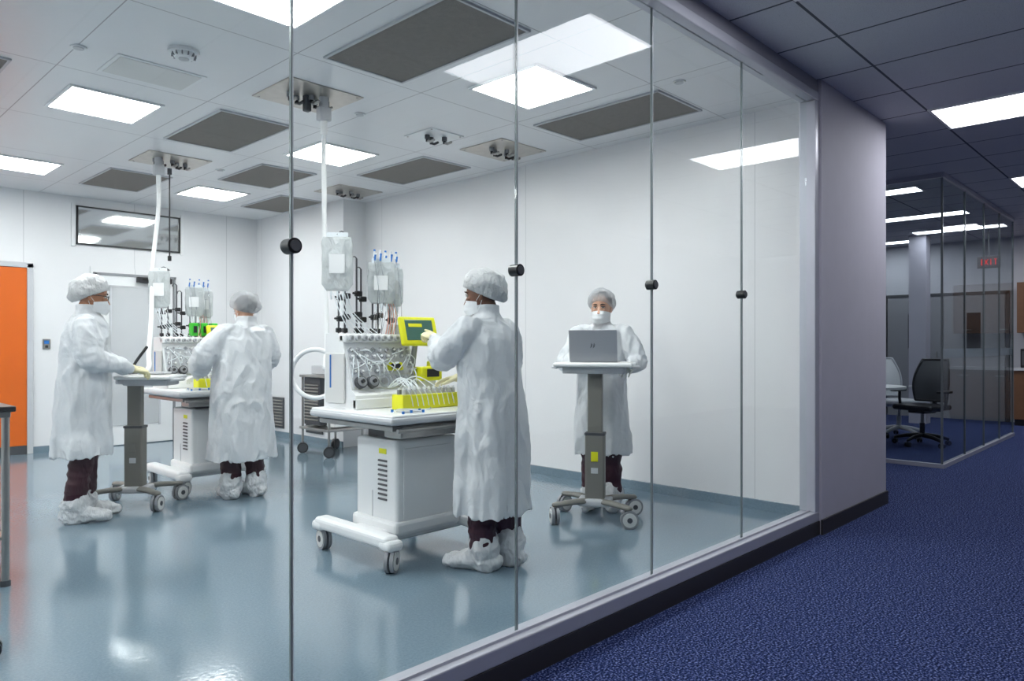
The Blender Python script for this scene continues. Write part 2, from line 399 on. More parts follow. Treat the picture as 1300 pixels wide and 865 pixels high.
# ---------------------------------------------------------------- carts
def caster(b,x,y,r=.062,wm=None,ang=0,top=.16,tread=None):
    wm=wm or M_lgrey; tread=tread or M_grey
    dx,dy=math.cos(ang),math.sin(ang)
    nx,ny=-dy,dx
    for s_ in (-1,1):
        c=Vector((x+nx*s_*.016,y+ny*s_*.016,r))
        n=Vector((nx,ny,0))*s_
        b.cyl(c-n*.010,c+n*.010,r,tread,seg=28); b.cyl(c+n*.010,c+n*.014,r*.78,wm,seg=24); b.cyl(c+n*.014,c+n*.017,r*.3,M_dgrey,seg=14)
    b.box((x-dx*.01,y-dy*.01,r*1.35),(.05,.018,r*1.3),M_dgrey,.006,rz=ang)
    b.cyl((x,y,r*1.8),(x,y,top),.014,M_dgrey)
def laptop_cart(name,loc,rz,tray_off=(0,0),tray=(.56,.36),zt=1.10,laptop=True,zlow=.62):
    b=B()
    # base: 5-arm low base
    b.box((0,0,.135),(.24,.20,.05),M_lgrey,.015)
    arms=[(-.26,.21),(.26,.21),(-.26,-.21),(.26,-.21)]
    for ax,ay in arms:
        b.tube([(0,0,.135),(ax*.5,ay*.55,.145),(ax,ay,.135)],[(.022,.045),(.02,.038),(.018,.03)],M_taupe,10,up=(0,0,1),sub=3)
        caster(b,ax,ay,.062,M_offw,ang=random.uniform(0,3),top=.14)
    # column telescoping
    b.box((0,0,(.15+zlow)/2),(.14,.095,zlow-.15),M_taupe,.012)
    b.box((0,0,(zlow+zt)/2-.02),(.105,.066,zt-zlow),M_taupe,.008)
    b.box((0,0,zlow),(.146,.10,.02),M_dgrey,.004)
    b.box((0,-.05,.46),(.05,.004,.07),M_yel if laptop else M_taupe,.002)
    b.box((0,-.051,.36),(.05,.004,.04),M_lgrey,.002)
    ox,oy=tray_off
    b.box((ox*.5,oy*.5,zt-.045),(.22+abs(ox),.16+abs(oy),.04),M_lgrey,.01)
    b.box((ox,oy,zt-.012),(tray[0],tray[1],.03),M_white,.012,seg=3)
    b.box((ox,oy-.005,zt+.004),(tray[0]-.05,tray[1]-.05,.006),M_offw,.002)
    for sx in (-1,1):
        b.tube([(ox+sx*tray[0]*.47,oy-tray[1]*.35,zt-.03),(ox+sx*(tray[0]*.5+.03),oy,zt-.03),(ox+sx*tray[0]*.47,oy+tray[1]*.35,zt-.03)],.012,M_lgrey,8,sub=4)
    b.box((ox,oy,zt-.05),(tray[0]*.8,tray[1]*.7,.05),M_lgrey,.012)
    if laptop:
        b.box((ox,oy+.01,zt+.014),(.34,.235,.016),M_silver,.005)
        b.box((ox,oy+.02,zt+.0235),(.30,.12,.003),M_dark,.001)
        # lid, tilted, its back faces -y
        b.box((ox,oy-.135,zt+.125),(.34,.008,.225),M_silver,.003,rot=(.22,0,0))
        b.box((ox,oy-.130,zt+.126),(.315,.003,.20),M_dark,.001,rot=(.22,0,0))
        R=Euler((.22,0,0)).to_matrix()
        for dx in (-.012,.006):
            c=Vector((ox,oy-.135,zt+.125))+R@Vector((dx,-.005,.0))
            b.box(c,(.004,.002,.036),M_dgrey,rot=(.22,.25,0))
            c=Vector((ox,oy-.135,zt+.125))+R@Vector((dx+.006,-.005,.0)); b.box(c,(.004,.002,.022),M_dgrey,rot=(.22,.25,0))
    else:
        b.box((ox+.02,oy+.02,zt+.02),(.2,.14,.016),M_lgrey,.005)
        b.box((ox-.14,oy-.02,zt+.03),(.05,.13,.035),M_dark,.012)
        b.tube([(ox-.14,oy-.02,zt+.05),(ox-.11,oy,zt+.12),(ox-.05,oy+.03,zt+.22)],.012,M_dark,8,sub=3)
    return b.obj(name,loc,rz)
laptop_cart('laptop_cart',(4.20,3.195,0),math.radians(-60),zt=1.13)
laptop_cart('instrument_cart',(2.07,6.07,0),math.radians(-44),tray_off=(.13,-.02),tray=(.42,.34),zt=1.02,laptop=False)

# ---------------------------------------------------------------- cell processing cart
def drip_bag(b,c,w,h,rz=0,ports=True,tm=None):
    c=Vector(c); R=Matrix.Rotation(rz,3,'Z')
    prof=[]
    for j in range(17):
        t=j/16; z=h*(.5-t); ww=w*.5*(1-.10*max(0,1-t*10))*(1-.3*max(0,t*8-7)); th=.003+.020*math.sin(math.pi*min(1,t*1.05))**.8*(.3+.7*t)
        prof.append([c+R@Vector((math.copysign(abs(math.cos(a))**.7,math.cos(a))*ww*(1+.04*noise.noise(Vector((z*20,a,w*30)))),math.sin(a)*th+.010*noise.noise(Vector((math.cos(a)*ww*22,z*22,h*40))),z)) for a in [2*math.pi*i/28 for i in range(28)]])
    b.loft(prof,M_bag)
    b.box(c+Vector((0,0,h*.5+.012)),(w*.7,.004,.03),M_tube,rz=rz)
    b.box(c+R@Vector((0,-.022,0)),(w*.5,.002,h*.35),M_white,rz=rz)
    if ports:
        for k in (-1,0,1):
            q=c+R@Vector((k*w*.2,0,-h*.5)); b.cyl(q,q-Vector((0,0,.05)),.006,M_tube,seg=8)
def make_processor(extra_green):
    b=B()
    # base H
    for x in (.08,.74):
        b.box((x,.47,.165),(.10,.74,.075),M_white,.025,seg=3)
        for y in (.12,.81):
            b.box((x,y,.15),(.11,.11,.06),M_white,.025,seg=3)
            caster(b,x+(.0),y-.01,.065,M_offw,ang=.6 if y<.5 else 1.4,top=.15)
    b.box((.41,.40,.155),(.70,.30,.08),M_white,.025,seg=3)
    # pedestal
    b.box((.41,.40,.43),(.46,.40,.56),M_white,.02,seg=3)
    b.box((.41,.40,.205),(.50,.44,.08),M_white,.02)
    for i in range(9): b.box((.178,.33,.36+i*.028),(.010,.085,.012),M_dgrey,.003,rot=(0,.5,0))
    b.box((.179,.33,.64),(.004,.07,.03),M_yel); b.box((.179,.43,.3),(.004,.004,.2),M_lgrey)
    b.box((.41,.198,.45),(.36,.004,.42),M_white,.002)
    b.box((.41,.40,.735),(.36,.30,.06),M_dgrey,.006)
    # table: stainless tray below + white top
    b.box((.40,.42,.80),(.72,.74,.03),M_steel,.006)
    b.box((.30,.12,.775),(.42,.16,.07),M_steel,.012); b.box((.62,.12,.785),(.2,.2,.10),M_steel,.015)
    b.cyl((.05,.02,.79),(.72,.02,.79),.012,M_steel)
    b.box((.395,.415,.845),(.80,.84,.045),M_lgrey,.02,seg=3)
    b.box((.395,.415,.868),(.78,.82,.018),M_white,.012,seg=3)
    for x,y in ((.12,.06),(.2,.09),(.27,.07),(.15,.2),(.3,.14)): b.cyl((x,y,.877),(x,y,.892),.008,M_blue,seg=10)
    b.box((.22,.13,.882),(.13,.08,.008),M_lgrey,.002); b.tube([(.1,.12,.885),(.2,.2,.89),(.35,.14,.885),(.45,.22,.885)],.004,M_tube,6,sub=5)
    # console body (prism: sloped front) x .09...56
    def prism(x0,x1,prof,m):
        n=len(prof); vs=[(x0,p[0],p[1]) for p in prof]+[(x1,p[0],p[1]) for p in prof]
        b.add(vs,[list(range(n)),[n+i for i in range(n)][::-1]]+[[i,n+i,n+(i+1)%n,(i+1)%n] for i in range(n)],m)
    prism(.08,.58,[(.46,.877),(.46,.96),(.50,.99),(.585,1.24),(.60,1.31),(.66,1.33),(.78,1.33),(.80,.877)],M_white)
    b.box((.07,.66,1.06),(.012,.2,.3),M_offw,.004); b.box((.065,.70,1.1),(.012,.012,.2),M_blue,.003)
    b.box((.33,.47,.91),(.5,.04,.06),M_white,.006)
    sl=math.atan2(.085,.25)
    def onp(x,t,off=0): # slope panel, t 0..1 up
        p=Vector((x,.50+.085*t,.99+.25*t)); n=Vector((0,-math.cos(sl),math.sin(sl))); return p+n*off
    n=Vector((0,-math.cos(sl),math.sin(sl)))
    b.box(onp(.33,.5,.004),(.47,.008,.25),M_lgrey,.002,rot=(-sl,0,0))
    # pumps
    for x in (.14,.225):
        b.cyl(onp(x,.16,0),onp(x,.16,.035),.038,M_dgrey,seg=28); b.cyl(onp(x,.16,.035),onp(x,.16,.04),.03,M_grey,seg=24)
        b.cyl(onp(x,.16,.04),onp(x,.16,.055),.012,M_dark,seg=14)
    b.cyl(onp(.32,.18,0),onp(.32,.18,.045),.04,M_disc,seg=28); b.cyl(onp(.32,.18,0),onp(.32,.18,.02),.02,M_steel,seg=20)
    b.box(onp(.42,.52,.014),(.11,.02,.05),M_yel,.004,rot=(-sl,0,0)); b.box(onp(.42,.52,.026),(.07,.004,.03),M_dark,rot=(-sl,0,0))
    rr=random.Random(3)
    for j,t in enumerate((.42,.60,.78,.93)):
        for i in range(9):
            x=.115+i*.053
            if t<.65 and .35<x<.49: continue
            b.cyl(onp(x,t,0),onp(x,t,.022),.015,M_lgrey if (i+j)%3 else M_disc,seg=16); b.cyl(onp(x,t,.022),onp(x,t,.03),.007,M_grey if (i*j)%2 else M_white,seg=10)
    for k in range(26):
        x0=rr.uniform(.1,.56);x1=x0+rr.uniform(-.12,.12);t0=rr.uniform(.05,.95);t1=rr.uniform(.05,.95)
        x1=min(.57,max(.09,x1))
        b.tube([onp(x0,t0,.02),onp((x0+x1)/2+rr.uniform(-.03,.03),(t0+t1)/2,.045),onp(x1,t1,.02)],.0035,M_tube,6,sub=5)
    for i in range(8): # clear valves lower right
        x=.40+.045*(i%4); b.cyl(onp(x,.10+.14*(i//4),0),onp(x,.10+.14*(i//4),.03),.018,M_disc,seg=16)
    # knob shelf
    b.box((.33,.60,1.30),(.50,.07,.05),M_white,.01)
    for i in range(10):
        x=.115+i*.048; b.cyl((x,.57,1.30),(x,.545,1.303),.017,M_lgrey,seg=18); b.cyl((x,.545,1.303),(x,.54,1.303),.009,M_grey,seg=12)
    # side box right, yellow monitor
    b.box((.66,.62,.98),(.16,.22,.2),M_white,.012)
    b.box((.655,.50,1.075),(.17,.10,.09),M_yel,.01); b.box((.66,.447,1.08),(.10,.006,.05),M_dark,.003); b.box((.70,.49,1.135),(.07,.07,.04),M_yel,.008)
    b.cyl((.58,.56,1.12),(.58,.53,1.27),.018,M_grey)
    mr=(-.30,0,-.10); R=Euler(mr).to_matrix(); c=Vector((.58,.50,1.345))
    b.box(c,(.27,.035,.19),M_yel,.012,rot=mr,seg=3)
    b.box(c+R@Vector((0,-.018,.004)),(.205,.004,.135),M_scr,.002,rot=mr)
    b.box(c+R@Vector((-.03,-.021,.035)),(.10,.002,.022),M_yel,rot=mr); b.box(c+R@Vector((.04,-.021,-.03)),(.08,.002,.02),M_green,rot=mr)
    b.cyl(c+R@Vector((.11,-.018,-.08)),c+R@Vector((.11,-.024,-.08)),.006,M_dark,seg=10)
    # tube rack
    b.box((.47,.285,.922),(.44,.11,.088),M_yel,.006)
    for i in range(11):
        x=.28+i*.038
        for y in (.258,.305):
            b.cyl((x,y,.965),(x,y,.995),.0145,M_lgrey if y<.3 else M_grey,seg=14); b.cyl((x,y,.995),(x,y,1.006),.010,M_white,seg=10)
    for i in range(9): b.tube([(.30+i*.04,.258,1.0),(.31+i*.04,.232,.96),(.32+i*.04,.224,.90)],.003,M_tube,6,sub=3)
    # tubing from rack
    for k in range(10):
        x0=rr.uniform(.3,.62); x1=rr.uniform(.2,.55)
        b.tube([(x0,.30,1.0),((x0+x1)/2,.38,1.04+rr.uniform(0,.03)),(x1,.46,1.0)],.0035,M_tube,6,sub=5)
    # poles
    poles=[(.12,1.62),(.19,1.94),(.25,1.80),(.31,1.74),(.37,1.70),(.44,1.72),(.50,1.66)]
    for i,(x,z) in enumerate(poles):
        y=.70+.04*(i%2)
        b.cyl((x,y,1.33),(x,y,z),.006,M_dgrey,seg=8)
        b.box((x,y,1.35),(.03,.03,.03),M_dark,.006)
        for zz in (1.42,1.55):
            if zz<z-.05:
                b.box((x+.008,y-.008,zz+.015*(i%3)),(.045,.03,.035),M_dark,.006); b.cyl((x-.02,y-.02,zz+.015*(i%3)),(x-.045,y-.03,zz+.015*(i%3)),.007,M_dark,seg=8)
        b.tube([(x,y,z),(x-.015,y,z+.012),(x-.035,y-.005,z+.005),(x-.04,y-.005,z-.012)],.004,M_dgrey,6,sub=3)
    # bags
    drip_bag(b,(.085,.66,1.75),.185,.33,rz=-.7)
    b.tube([(.19,.70,1.93),(.13,.68,1.955),(.085,.66,1.93)],.004,M_dgrey,6,sub=3)
    drip_bag(b,(.38,.62,1.65),.17,.26,rz=-.7); drip_bag(b,(.48,.64,1.63),.14,.25,rz=-.5)
    for i in range(14):
        x=.33+.014*i; y=.62+.03*(i%3); z=1.79+.03*math.sin(i*2.1)
        b.cyl((x,y,z),(x+.005,y,z+.035),.006,M_white if i%3 else M_blue,seg=8); b.cyl((x+.005,y,z+.035),(x+.006,y,z+.046),.007,M_blue if i%2 else M_white,seg=8)
        b.tube([(x,y,z),(x+.01,y-.03,z-.2),(x+rr.uniform(-.05,.05),y-.02,1.33)],.0022,M_disc,5,sub=4)
    for i in range(6): b.tube([(.05+i*.02,.65,1.57),(.08+i*.02,.62,1.45),(.14+i*.04,.60,1.33)],.003,M_tube,5,sub=4)
    for i in range(4):
        x=.42+i*.02; b.tube([(x,.64,1.54),(x+.01,.61,1.45),(x-.02,.60,1.33)],.003,M_pink,6,sub=4)
    for x in (.46,.53): b.cyl((x,.64,1.33),(x,.64,1.39),.022,M_lgrey,seg=16)
    if extra_green:
        for i in range(3): b.box((.37+i*.09,.62,1.40),(.06,.07,.12),M_green,.008); 
        for i in range(3): b.box((.37+i*.09,.582,1.40),(.03,.004,.06),M_dark)
    return b
make_processor(False).obj('cell_processing_cart',(2.36,3.15,0))
make_processor(True).obj('cell_processing_cart.001',(2.40,6.05,0))

# hoses with ceiling couplings
b=B(); b.cyl((2.84,4.6,HC-.01),(2.84,4.6,HC-.09),.035,M_lgrey); b.box((2.84,4.6,HC-.13),(.09,.07,.1),M_lgrey,.01); b.cyl((2.84,4.6,HC-.18),(2.84,4.6,HC-.28),.025,M_white)
b.box((2.74,4.66,HC-.06),(.05,.05,.12),M_dgrey,.01); b.box((2.90,4.68,HC-.05),(.05,.05,.10),M_dark,.01)
loop=[(2.84,4.6,HC-.28),(2.83,4.58,2.4),(2.80,4.52,1.8),(2.77,4.45,1.35),(2.70,4.36,1.10)]
b.tube(loop,.017,M_white,10,sub=6)
pts=[]
c=Vector((2.48,4.12,1.075)); ux=Vector((.692,-.722,0)).normalized()
for k in range(17):
    a=math.radians(20+k*20); pts.append(c+ux*math.cos(a)*.15+Vector((0,0,1))*math.sin(a)*.155+Vector((.3,.3,0))*(.02*k/16))
b.tube([(2.70,4.36,1.10),(2.62,4.0,1.12)]+pts+[(2.52,3.93,1.0)],.015,M_white,10,sub=3)
b.obj('utility_hose')
b=B(); b.cyl((2.66,7.2,HC-.01),(2.66,7.2,HC-.09),.035,M_lgrey); b.box((2.66,7.2,HC-.13),(.09,.07,.1),M_lgrey,.01); b.cyl((2.66,7.2,HC-.18),(2.66,7.2,HC-.26),.022,M_white)
b.tube([(2.66,7.2,HC-.26),(2.62,7.1,2.5),(2.5,6.9,2.0),(2.36,6.55,1.5),(2.25,6.3,1.2),(2.2,6.15,1.1),(2.16,6.08,1.06)],.019,M_white,10,sub=5)
b.obj('utility_hose.001')
b=B(); b.cyl((0,0,0),(0,0,-.85),.007,M_dark,seg=8); b.cyl((0,0,0),(0,0,-.06),.02,M_dgrey); b.box((0,0,-.87),(.03,.03,.05),M_dark,.006); b.obj('ceiling_drop_rod',(2.78,7.25,HC-.085))

# utility trolley against east wall
b=B()
for z in (.30,.90): b.box((0,0,z),(.5,.62,.03),M_steel,.006)
for sx in (-1,1):
    for sy in (-1,1):
        b.cyl((sx*.22,sy*.28,.12),(sx*.22,sy*.28,.9),.014,M_steel); caster(b,sx*.22,sy*.28,.062,M_dgrey,ang=.5*sx,top=.14,tread=M_dark)
b.box((-.03,.10,.62),(.36,.34,.56),M_dgrey,.01); b.box((0,-.2,.5),(.3,.16,.34),M_white,.01)
for i in range(12): b.box((-.215,.10,.40+i*.036),(.012,.28,.016),M_taupe,rot=(0,.5,0))
b.box((0,0,.97),(.34,.36,.10),M_lgrey,.01)
b.obj('utility_trolley',(4.65,7.35,0))

# steel worktable at left edge
b=B()
b.box((0,0,.925),(.90,.60,.03),M_dark,.006); b.box((0,0,.895),(.86,.56,.03),M_steel,.004)
for sx in (-1,1):
    for sy in (-1,1): b.cyl((sx*.41,sy*.26,.03),(sx*.41,sy*.26,.9),.019,M_steel); b.cyl((sx*.41,sy*.26,0),(sx*.41,sy*.26,.03),.025,M_dgrey)
b.box((0,0,.25),(.84,.52,.02),M_steel,.004)
b.obj('steel_worktable',(.50,4.80,0))
b=B() # lab stool
for k in range(5):
    a=k*2*math.pi/5-.25; x,y=.27*math.cos(a),.27*math.sin(a)
    b.tube([(0,0,.12),(x*.6,y*.6,.11),(x,y,.085)],[(.02,.025),(.018,.022),(.014,.018)],M_dark,8,sub=2); caster(b,x,y,.035,M_dark,a,top=.08,tread=M_dark)
b.cyl((0,0,.1),(0,0,.35),.03,M_dgrey); b.cyl((0,0,.35),(0,0,.56),.018,M_steel); b.cyl((0,0,.56),(0,0,.575),.12,M_dark); b.cyl((0,0,.575),(0,0,.63),.18,M_dark,.175,seg=32)
b.obj('lab_stool',(.40,3.60,0))

# ---------------------------------------------------------------- people
def hand(side,curls,spread=.0,thumb=.5,scale=1.0):
    """local: +x fingers, +z back of hand, thumb toward side*y"""
    b=B(); s=side
    b.tube([(-.03,0,0),(0,0,0),(.035,0,0),(.07,0,0),(.09,0,-.001)],[(.019,.026),(.018,.027),(.0165,.038),(.014,.042),(.011,.040)],M_glove,16,up=(0,0,1),sub=2)
    specs=[(-.031,.060,.0078),(-.0105,.076,.0086),(.0105,.082,.0088),(.031,.074,.0086)] # pinky..index
    for (y,L,r),cu in zip(specs,curls):
        p=Vector((.082-abs(y-.01)*.15,y*s,0)); ang=0; yaw=y*s*spread*6
        pts=[p-Vector((.02,0,0)),p]; rad=[r,r*1.05]
        for k,fr in enumerate((.42,.32,.26)):
            ang+=cu*(.8 if k==0 else 1.0)
            p=p+Vector((math.cos(ang)*math.cos(yaw),math.sin(yaw)*math.cos(ang),-math.sin(ang)))*L*fr; pts.append(p); rad.append(r*(1-.08*(k+1)))
        b.tube(pts,rad,M_glove,10,sub=2)
    p=Vector((.018,s*.022,-.004)); d=Vector((.72,s*.62,-.3)).normalized()
    pts=[p,p+d*.035]; d2=Vector((.9,s*(.45-thumb*.6),-.35)).normalized(); pts+= [pts[-1]+d2*.03,pts[-1]+d2*.03+Vector((1,-s*.1*thumb,-.3)).normalized()*.024]
    b.tube(pts,[.014,.012,.0105,.009],M_glove,10,sub=2)
    return fuse(b,.0034,1)
def basis(x,z):
    x=Vector(x).normalized(); z=Vector(z); z=(z-x*z.dot(x)).normalized(); y=z.cross(x)
    return Matrix((x,y,z)).transposed().to_4x4()
def make_head(skin,hair,cap,capscale=1.0,glasses=False,hairmat=None,tight=False,seed=0):
    b=B(); h=B()
    prof=[(0,.016,.018,.056),(.01,.036,.032,.047),(.03,.050,.054,.030),(.06,.060,.073,.015),(.09,.067,.085,.005),(.115,.071,.091,0),(.14,.074,.096,-.004),(.17,.072,.093,-.007),(.195,.060,.077,-.009),(.213,.04,.052,-.01),(.225,.014,.018,-.01)]
    rings=[[Vector((a*math.cos(t),yc+bb*math.sin(t),z)) for t in [2*math.pi*i/28 for i in range(28)]] for z,a,bb,yc in prof]
    h.loft(rings,skin)
    h.tube([(0,-.045,-.10),(0,-.035,-.03),(0,-.02,.05)],[.056,.052,.052],skin,20)
    h.tube([(0,.086,.115),(0,.099,.09),(0,.110,.068),(0,.096,.058)],[.006,.009,.013,.012],skin,10)
    for sx in (-1,1):
        h.ell((sx*.031,.070,.093),(.02,.018,.014),skin,14); h.ell((sx*.031,.080,.134),(.022,.012,.008),skin,14)
        h.ell((sx*.074,-.008,.098),(.009,.019,.032),skin,14,rot=(0,0,sx*.35))
        h.tube([(sx*.079,-.012,.12),(sx*.082,-.02,.10),(sx*.079,-.01,.075)],.005,skin,8,sub=2)
    h.ell((0,.088,.040),(.024,.012,.009),skin,14)
    vs,fs=fuse(h,.0045,2); b.add(vs,fs,skin,True)
    for sx in (-1,1):
        b.ell((sx*.031,.0835,.1135),(.0135,.009,.0068),M_eye,16); b.ell((sx*.031,.0905,.1135),(.0058,.003,.0058),M_iris,12)
        b.tube([(sx*.016,.0885,.119),(sx*.031,.0935,.1215),(sx*.047,.083,.117)],.0022,M_hair,6,sub=3)
        b.tube([(sx*.014,.094,.134),(sx*.030,.096,.139),(sx*.050,.082,.134)],[.0035,.004,.002],M_hair,6,sub=3)
    b.ell((0,.096,.040),(.022,.006,.006),M_lip,12)
    # mask
    vs=[];fs=[];nu,nv=25,13
    for j in range(nv):
        v=j/(nv-1); z=-.014+.104*v
        for i in range(nu):
            u=-1+2*i/(nu-1); ph=u*math.radians(86); zz=.038+(z-.038)*(1-.42*abs(u)**1.5)
            bul=.020*math.cos(ph)**2*math.sin(math.pi*min(1,max(0,v*.9+.1)))
            x=.0775*math.sin(ph)*(1-.08*(1-v)); y=.012+(.090+bul-.02*max(0,.3-v))*math.cos(ph)+.0022*math.sin(v*19)*math.cos(ph)
            vs.append(Vector((x,y,zz)))
    for j in range(nv-1):
        for i in range(nu-1): fs.append([j*nu+i,j*nu+i+1,(j+1)*nu+i+1,(j+1)*nu+i])
    b.add(vs,fs,M_mask,True)
    for sx in (-1,1):
        for z0,z1 in ((.075,.118),(.012,.072)): b.tube([(sx*.077,.02,z0),(sx*.081,.0,(z0+z1)/2),(sx*.080,-.014,z1)],.0014,M_mask,5,sub=2)
    if hair:
        b.ell((0,-.028,.150),(.083,.103,.085),hairmat or M_hair,24,rot=(math.radians(24),0,0))
    k=capscale; sd=Vector((seed*3.7,seed*1.3,0))
    def cf(p,d):
        h0=-.045*k; q=p.copy()
        a=math.atan2(d.y,d.x)
        nn=noise.noise(q*17+sd)*.014+noise.noise(q*38+sd)*.008
        if tight: nn*=.5
        rp=.004*math.sin(a*26+2*noise.noise(q*10))*(1-max(0,d.z)) 
        q+=d*(nn+rp)
        if q.z<h0:
            t=min(1,(h0-q.z)/.04); q.z=h0-.006*t; q.x*=(1-.22*t); q.y*=(1-.2*t)
        return q
    b.ell((0,-.028,.154),(.102*k,.118*k+.004,.100*(k*.6+.4)),cap,72,rot=(math.radians(29),0,0),fn=cf)
    if glasses:
        for sx in (-1,1):
            pts=[Vector((sx*.033+.024*math.cos(t),.104,.111+.017*math.sin(t))) for t in [2*math.pi*i/16 for i in range(17)]]
            b.tube(pts,.0022,M_dark,6,rnd=False)
            b.tube([(sx*.058,.102,.118),(sx*.078,.06,.118),(sx*.084,-.01,.115)],.0025,M_dark,6)
            b.box((sx*.033,.103,.111),(.044,.001,.03),M_disc)
        b.tube([(-.01,.106,.114),(0,.109,.117),(.01,.106,.114)],.0022,M_dark,6)
    return b
def person(name,loc,heading,H,hem,arms,feet,head,headyaw=0,headpitch=0,lean=.03,gw=1.0,glove=None,seed=1,flare=1.0,dx=0):
    """local: x right, y forward. arms: dict L/R -> (elbow, wrist, fingerdir, backnormal, curls)"""
    k=H/1.70; b=B(); rnd=random.Random(seed); sd=Vector((seed*5.1,seed*2.3,seed*.7)); glove=glove or M_glove
    def off(z): return lean*max(0,(z-.85))/.6
    # gown -------------------------------------------------
    g=B(); nseg=72
    prof=[(hem,.235*flare,.18*flare),(hem+.12,.23*flare,.176*flare),(.62,.224*(flare*.5+.5),.170),(.80,.218,.165),(.95,.212,.158),(1.10,.200,.145),(1.22,.200,.142),(1.32,.198,.135),(1.385,.178,.118),(1.425,.13,.095),(1.45,.085,.078),(1.475,.066,.070),(1.50,.068,.072),(1.52,.070,.074)]
    rings=[]
    def ring(z,a,bb,amp,inner=1.0):
        r=[]
        for i in range(nseg):
            t=2*math.pi*i/nseg
            e=.86
            cx=math.copysign(abs(math.cos(t))**e,math.cos(t)); sy=math.copysign(abs(math.sin(t))**e,math.sin(t))
            f=1+amp*(math.sin(5*t+seed)+.6*math.sin(9*t+seed*2+z*1.5)+.4*math.sin(14*t-z*2))
            r.append(Vector((cx*a*gw*f*inner+dx*max(0,z-.85),sy*bb*gw*f*inner+off(z),z*k if z>hem+.01 else z)))
        return r
    for z,a,bb in prof:
        amp=.065*max(0,min(1,(1.25-z)/.9)); rings.append(ring(z,a,bb,amp))
    inner=[ring(hem+.02,prof[0][1],prof[0][2],.05,.93)]
    top=[ring(hem+.22,prof[0][1],prof[0][2],0,.80)]
    g.loft(top+inner+rings,M_gown)
    for sk,sx in (('L',-1),('R',1)):
        el,wr=Vector(arms[sk][0]),Vector(arms[sk][1])
        s0=Vector((sx*.105+dx*.5,off(1.38),1.385*k)); s1=Vector((sx*.175+dx*.5,off(1.36)+.005,1.365*k))
        m1=s1.lerp(el,.5)+Vector((sx*.008,0,0)); m2=el.lerp(wr,.5)
        g.tube([s0,s1,m1,el,m2,wr.lerp(el,.1),wr],[.06,.080*gw,.080*gw,.076*gw,.066*gw,.050,.038],M_gown,20,sub=3)
    els=[Vector(arms[q][0]) for q in 'LR']; wrs=[Vector(arms[q][1]) for q in 'LR']
    def disp(p,n):
        wp=p+Vector((noise.noise(p*5+sd),noise.noise(p*5-sd),noise.noise(p*5+sd*2)))*.06
        a=noise.noise(Vector((wp.x*6,wp.y*6,wp.z*2.4))+sd)
        q=Vector((wp.x*8,wp.y*8,wp.z*4))+sd
        dd,_=noise.voronoi(q); fac=min(.6,dd[1]-dd[0])
        q2=Vector((wp.x*18,wp.y*18,wp.z*11))-sd
        d2,_=noise.voronoi(q2); fac2=min(.6,d2[1]-d2[0])
        rd=1-2*abs(noise.noise(Vector((wp.x*11,wp.y*11,wp.z*2.6))-sd))
        de=min([(p-e).length for e in els])
        near=max(0,1-de/.24)
        dm=min([ (p-(e.lerp(w,.5))).length for e,w in zip(els,wrs)]); near=max(near,max(0,1-dm/.22))
        cre=0
        if near>0: cre=(1-2*abs(noise.noise(Vector((wp.x*11,wp.y*11,wp.z*26))+sd*2)))*.010*near
        kk=1.0
        if p.z>1.44*k: kk=.25
        return p+n*((a*.014+(rd-.5)*.014+(fac-.25)*.009+(fac2-.25)*.005)*kk+cre)
    vs,fs=fuse(g,.009,3,disp); b.add(vs,fs,M_gown,True)
    for sk,sx in (('L',-1),('R',1)):
        wr=Vector(arms[sk][1]); el=Vector(arms[sk][0]); d=(wr-el).normalized()
        b.tube([wr-d*.01,wr+d*.035],[(.037,.037),(.033,.033)],M_cap,18,rnd=False)
        side=1 if sk=='L' else -1
        vs,fs=hand_cache(side,arms[sk][4])
        fd=Vector(arms[sk][2]); bn=Vector(arms[sk][3])
        mt=Matrix.Translation(wr+d*.045)@basis(fd,bn)
        b.add([Matrix.Scale(1.0*k,4)@v for v in vs],fs,glove,True,mt)
        b.tube([wr,wr+d*.03,wr+d*.045+fd.normalized()*.02],[.024,.026,.025],glove,12,sub=2)
    # legs
    lg=B()
    for sx,(fx,fy,fa) in zip((-1,1),feet):
        lg.tube([(sx*.06,0,.92*k),(sx*.085,0,.80*k),(sx*.085+(fx-sx*.085)*.5,fy*.4+.01,.50*k),(fx,fy*.9-.01,.28),(fx,fy-.02,.13)],[(.095,.095),(.090,.095),(.074,.080),(.068,.072),(.064,.068)],M_scrub,18,sub=3)
    lg.ell((0,0,.90*k),(.16,.12,.12),M_scrub)
    def d2(p,n): return p+n*(.012*noise.noise(Vector((p.x*9,p.y*9,p.z*7))+sd)+.010*(1-2*abs(noise.noise(Vector((p.x*7,p.y*7,p.z*16))+sd)))*(1 if p.z<.5 else .3))
    vs,fs=fuse(lg,.011,2,d2); b.add(vs,fs,M_scrub,True)
    for fx,fy,fa in feet:
        f=B(); ca,sa=math.cos(fa),math.sin(fa)
        def P(l,w,z): return Vector((fx+sa*l+ca*w,fy+ca*l-sa*w,z))
        f.tube([P(-.085,0,.050),P(-.05,0,.060),P(.02,0,.062),P(.09,0,.054),(P(.15,0,.046)),P(.185,0,.040)],[(.045,.042),(.055,.048),(.056,.050),(.048,.055),(.040,.052),(.030,.036)],M_shoe,18,up=(0,0,1),sub=2)
        f.tube([P(-.030,0,.05),P(-.025,0,.12),P(-.022,0,.160)],[(.072,.070),(.086,.084),(.082,.080)],M_shoe,18)
        def d3(p,n):
            q=p+n*(.012*noise.noise(p*16+sd)+.007*(1-2*abs(noise.noise(p*24+sd))))
            if q.z<.004: q.z=.001
            return q
        vs,fs=fuse(f,.007,2,d3); b.add(vs,fs,M_shoe,True)
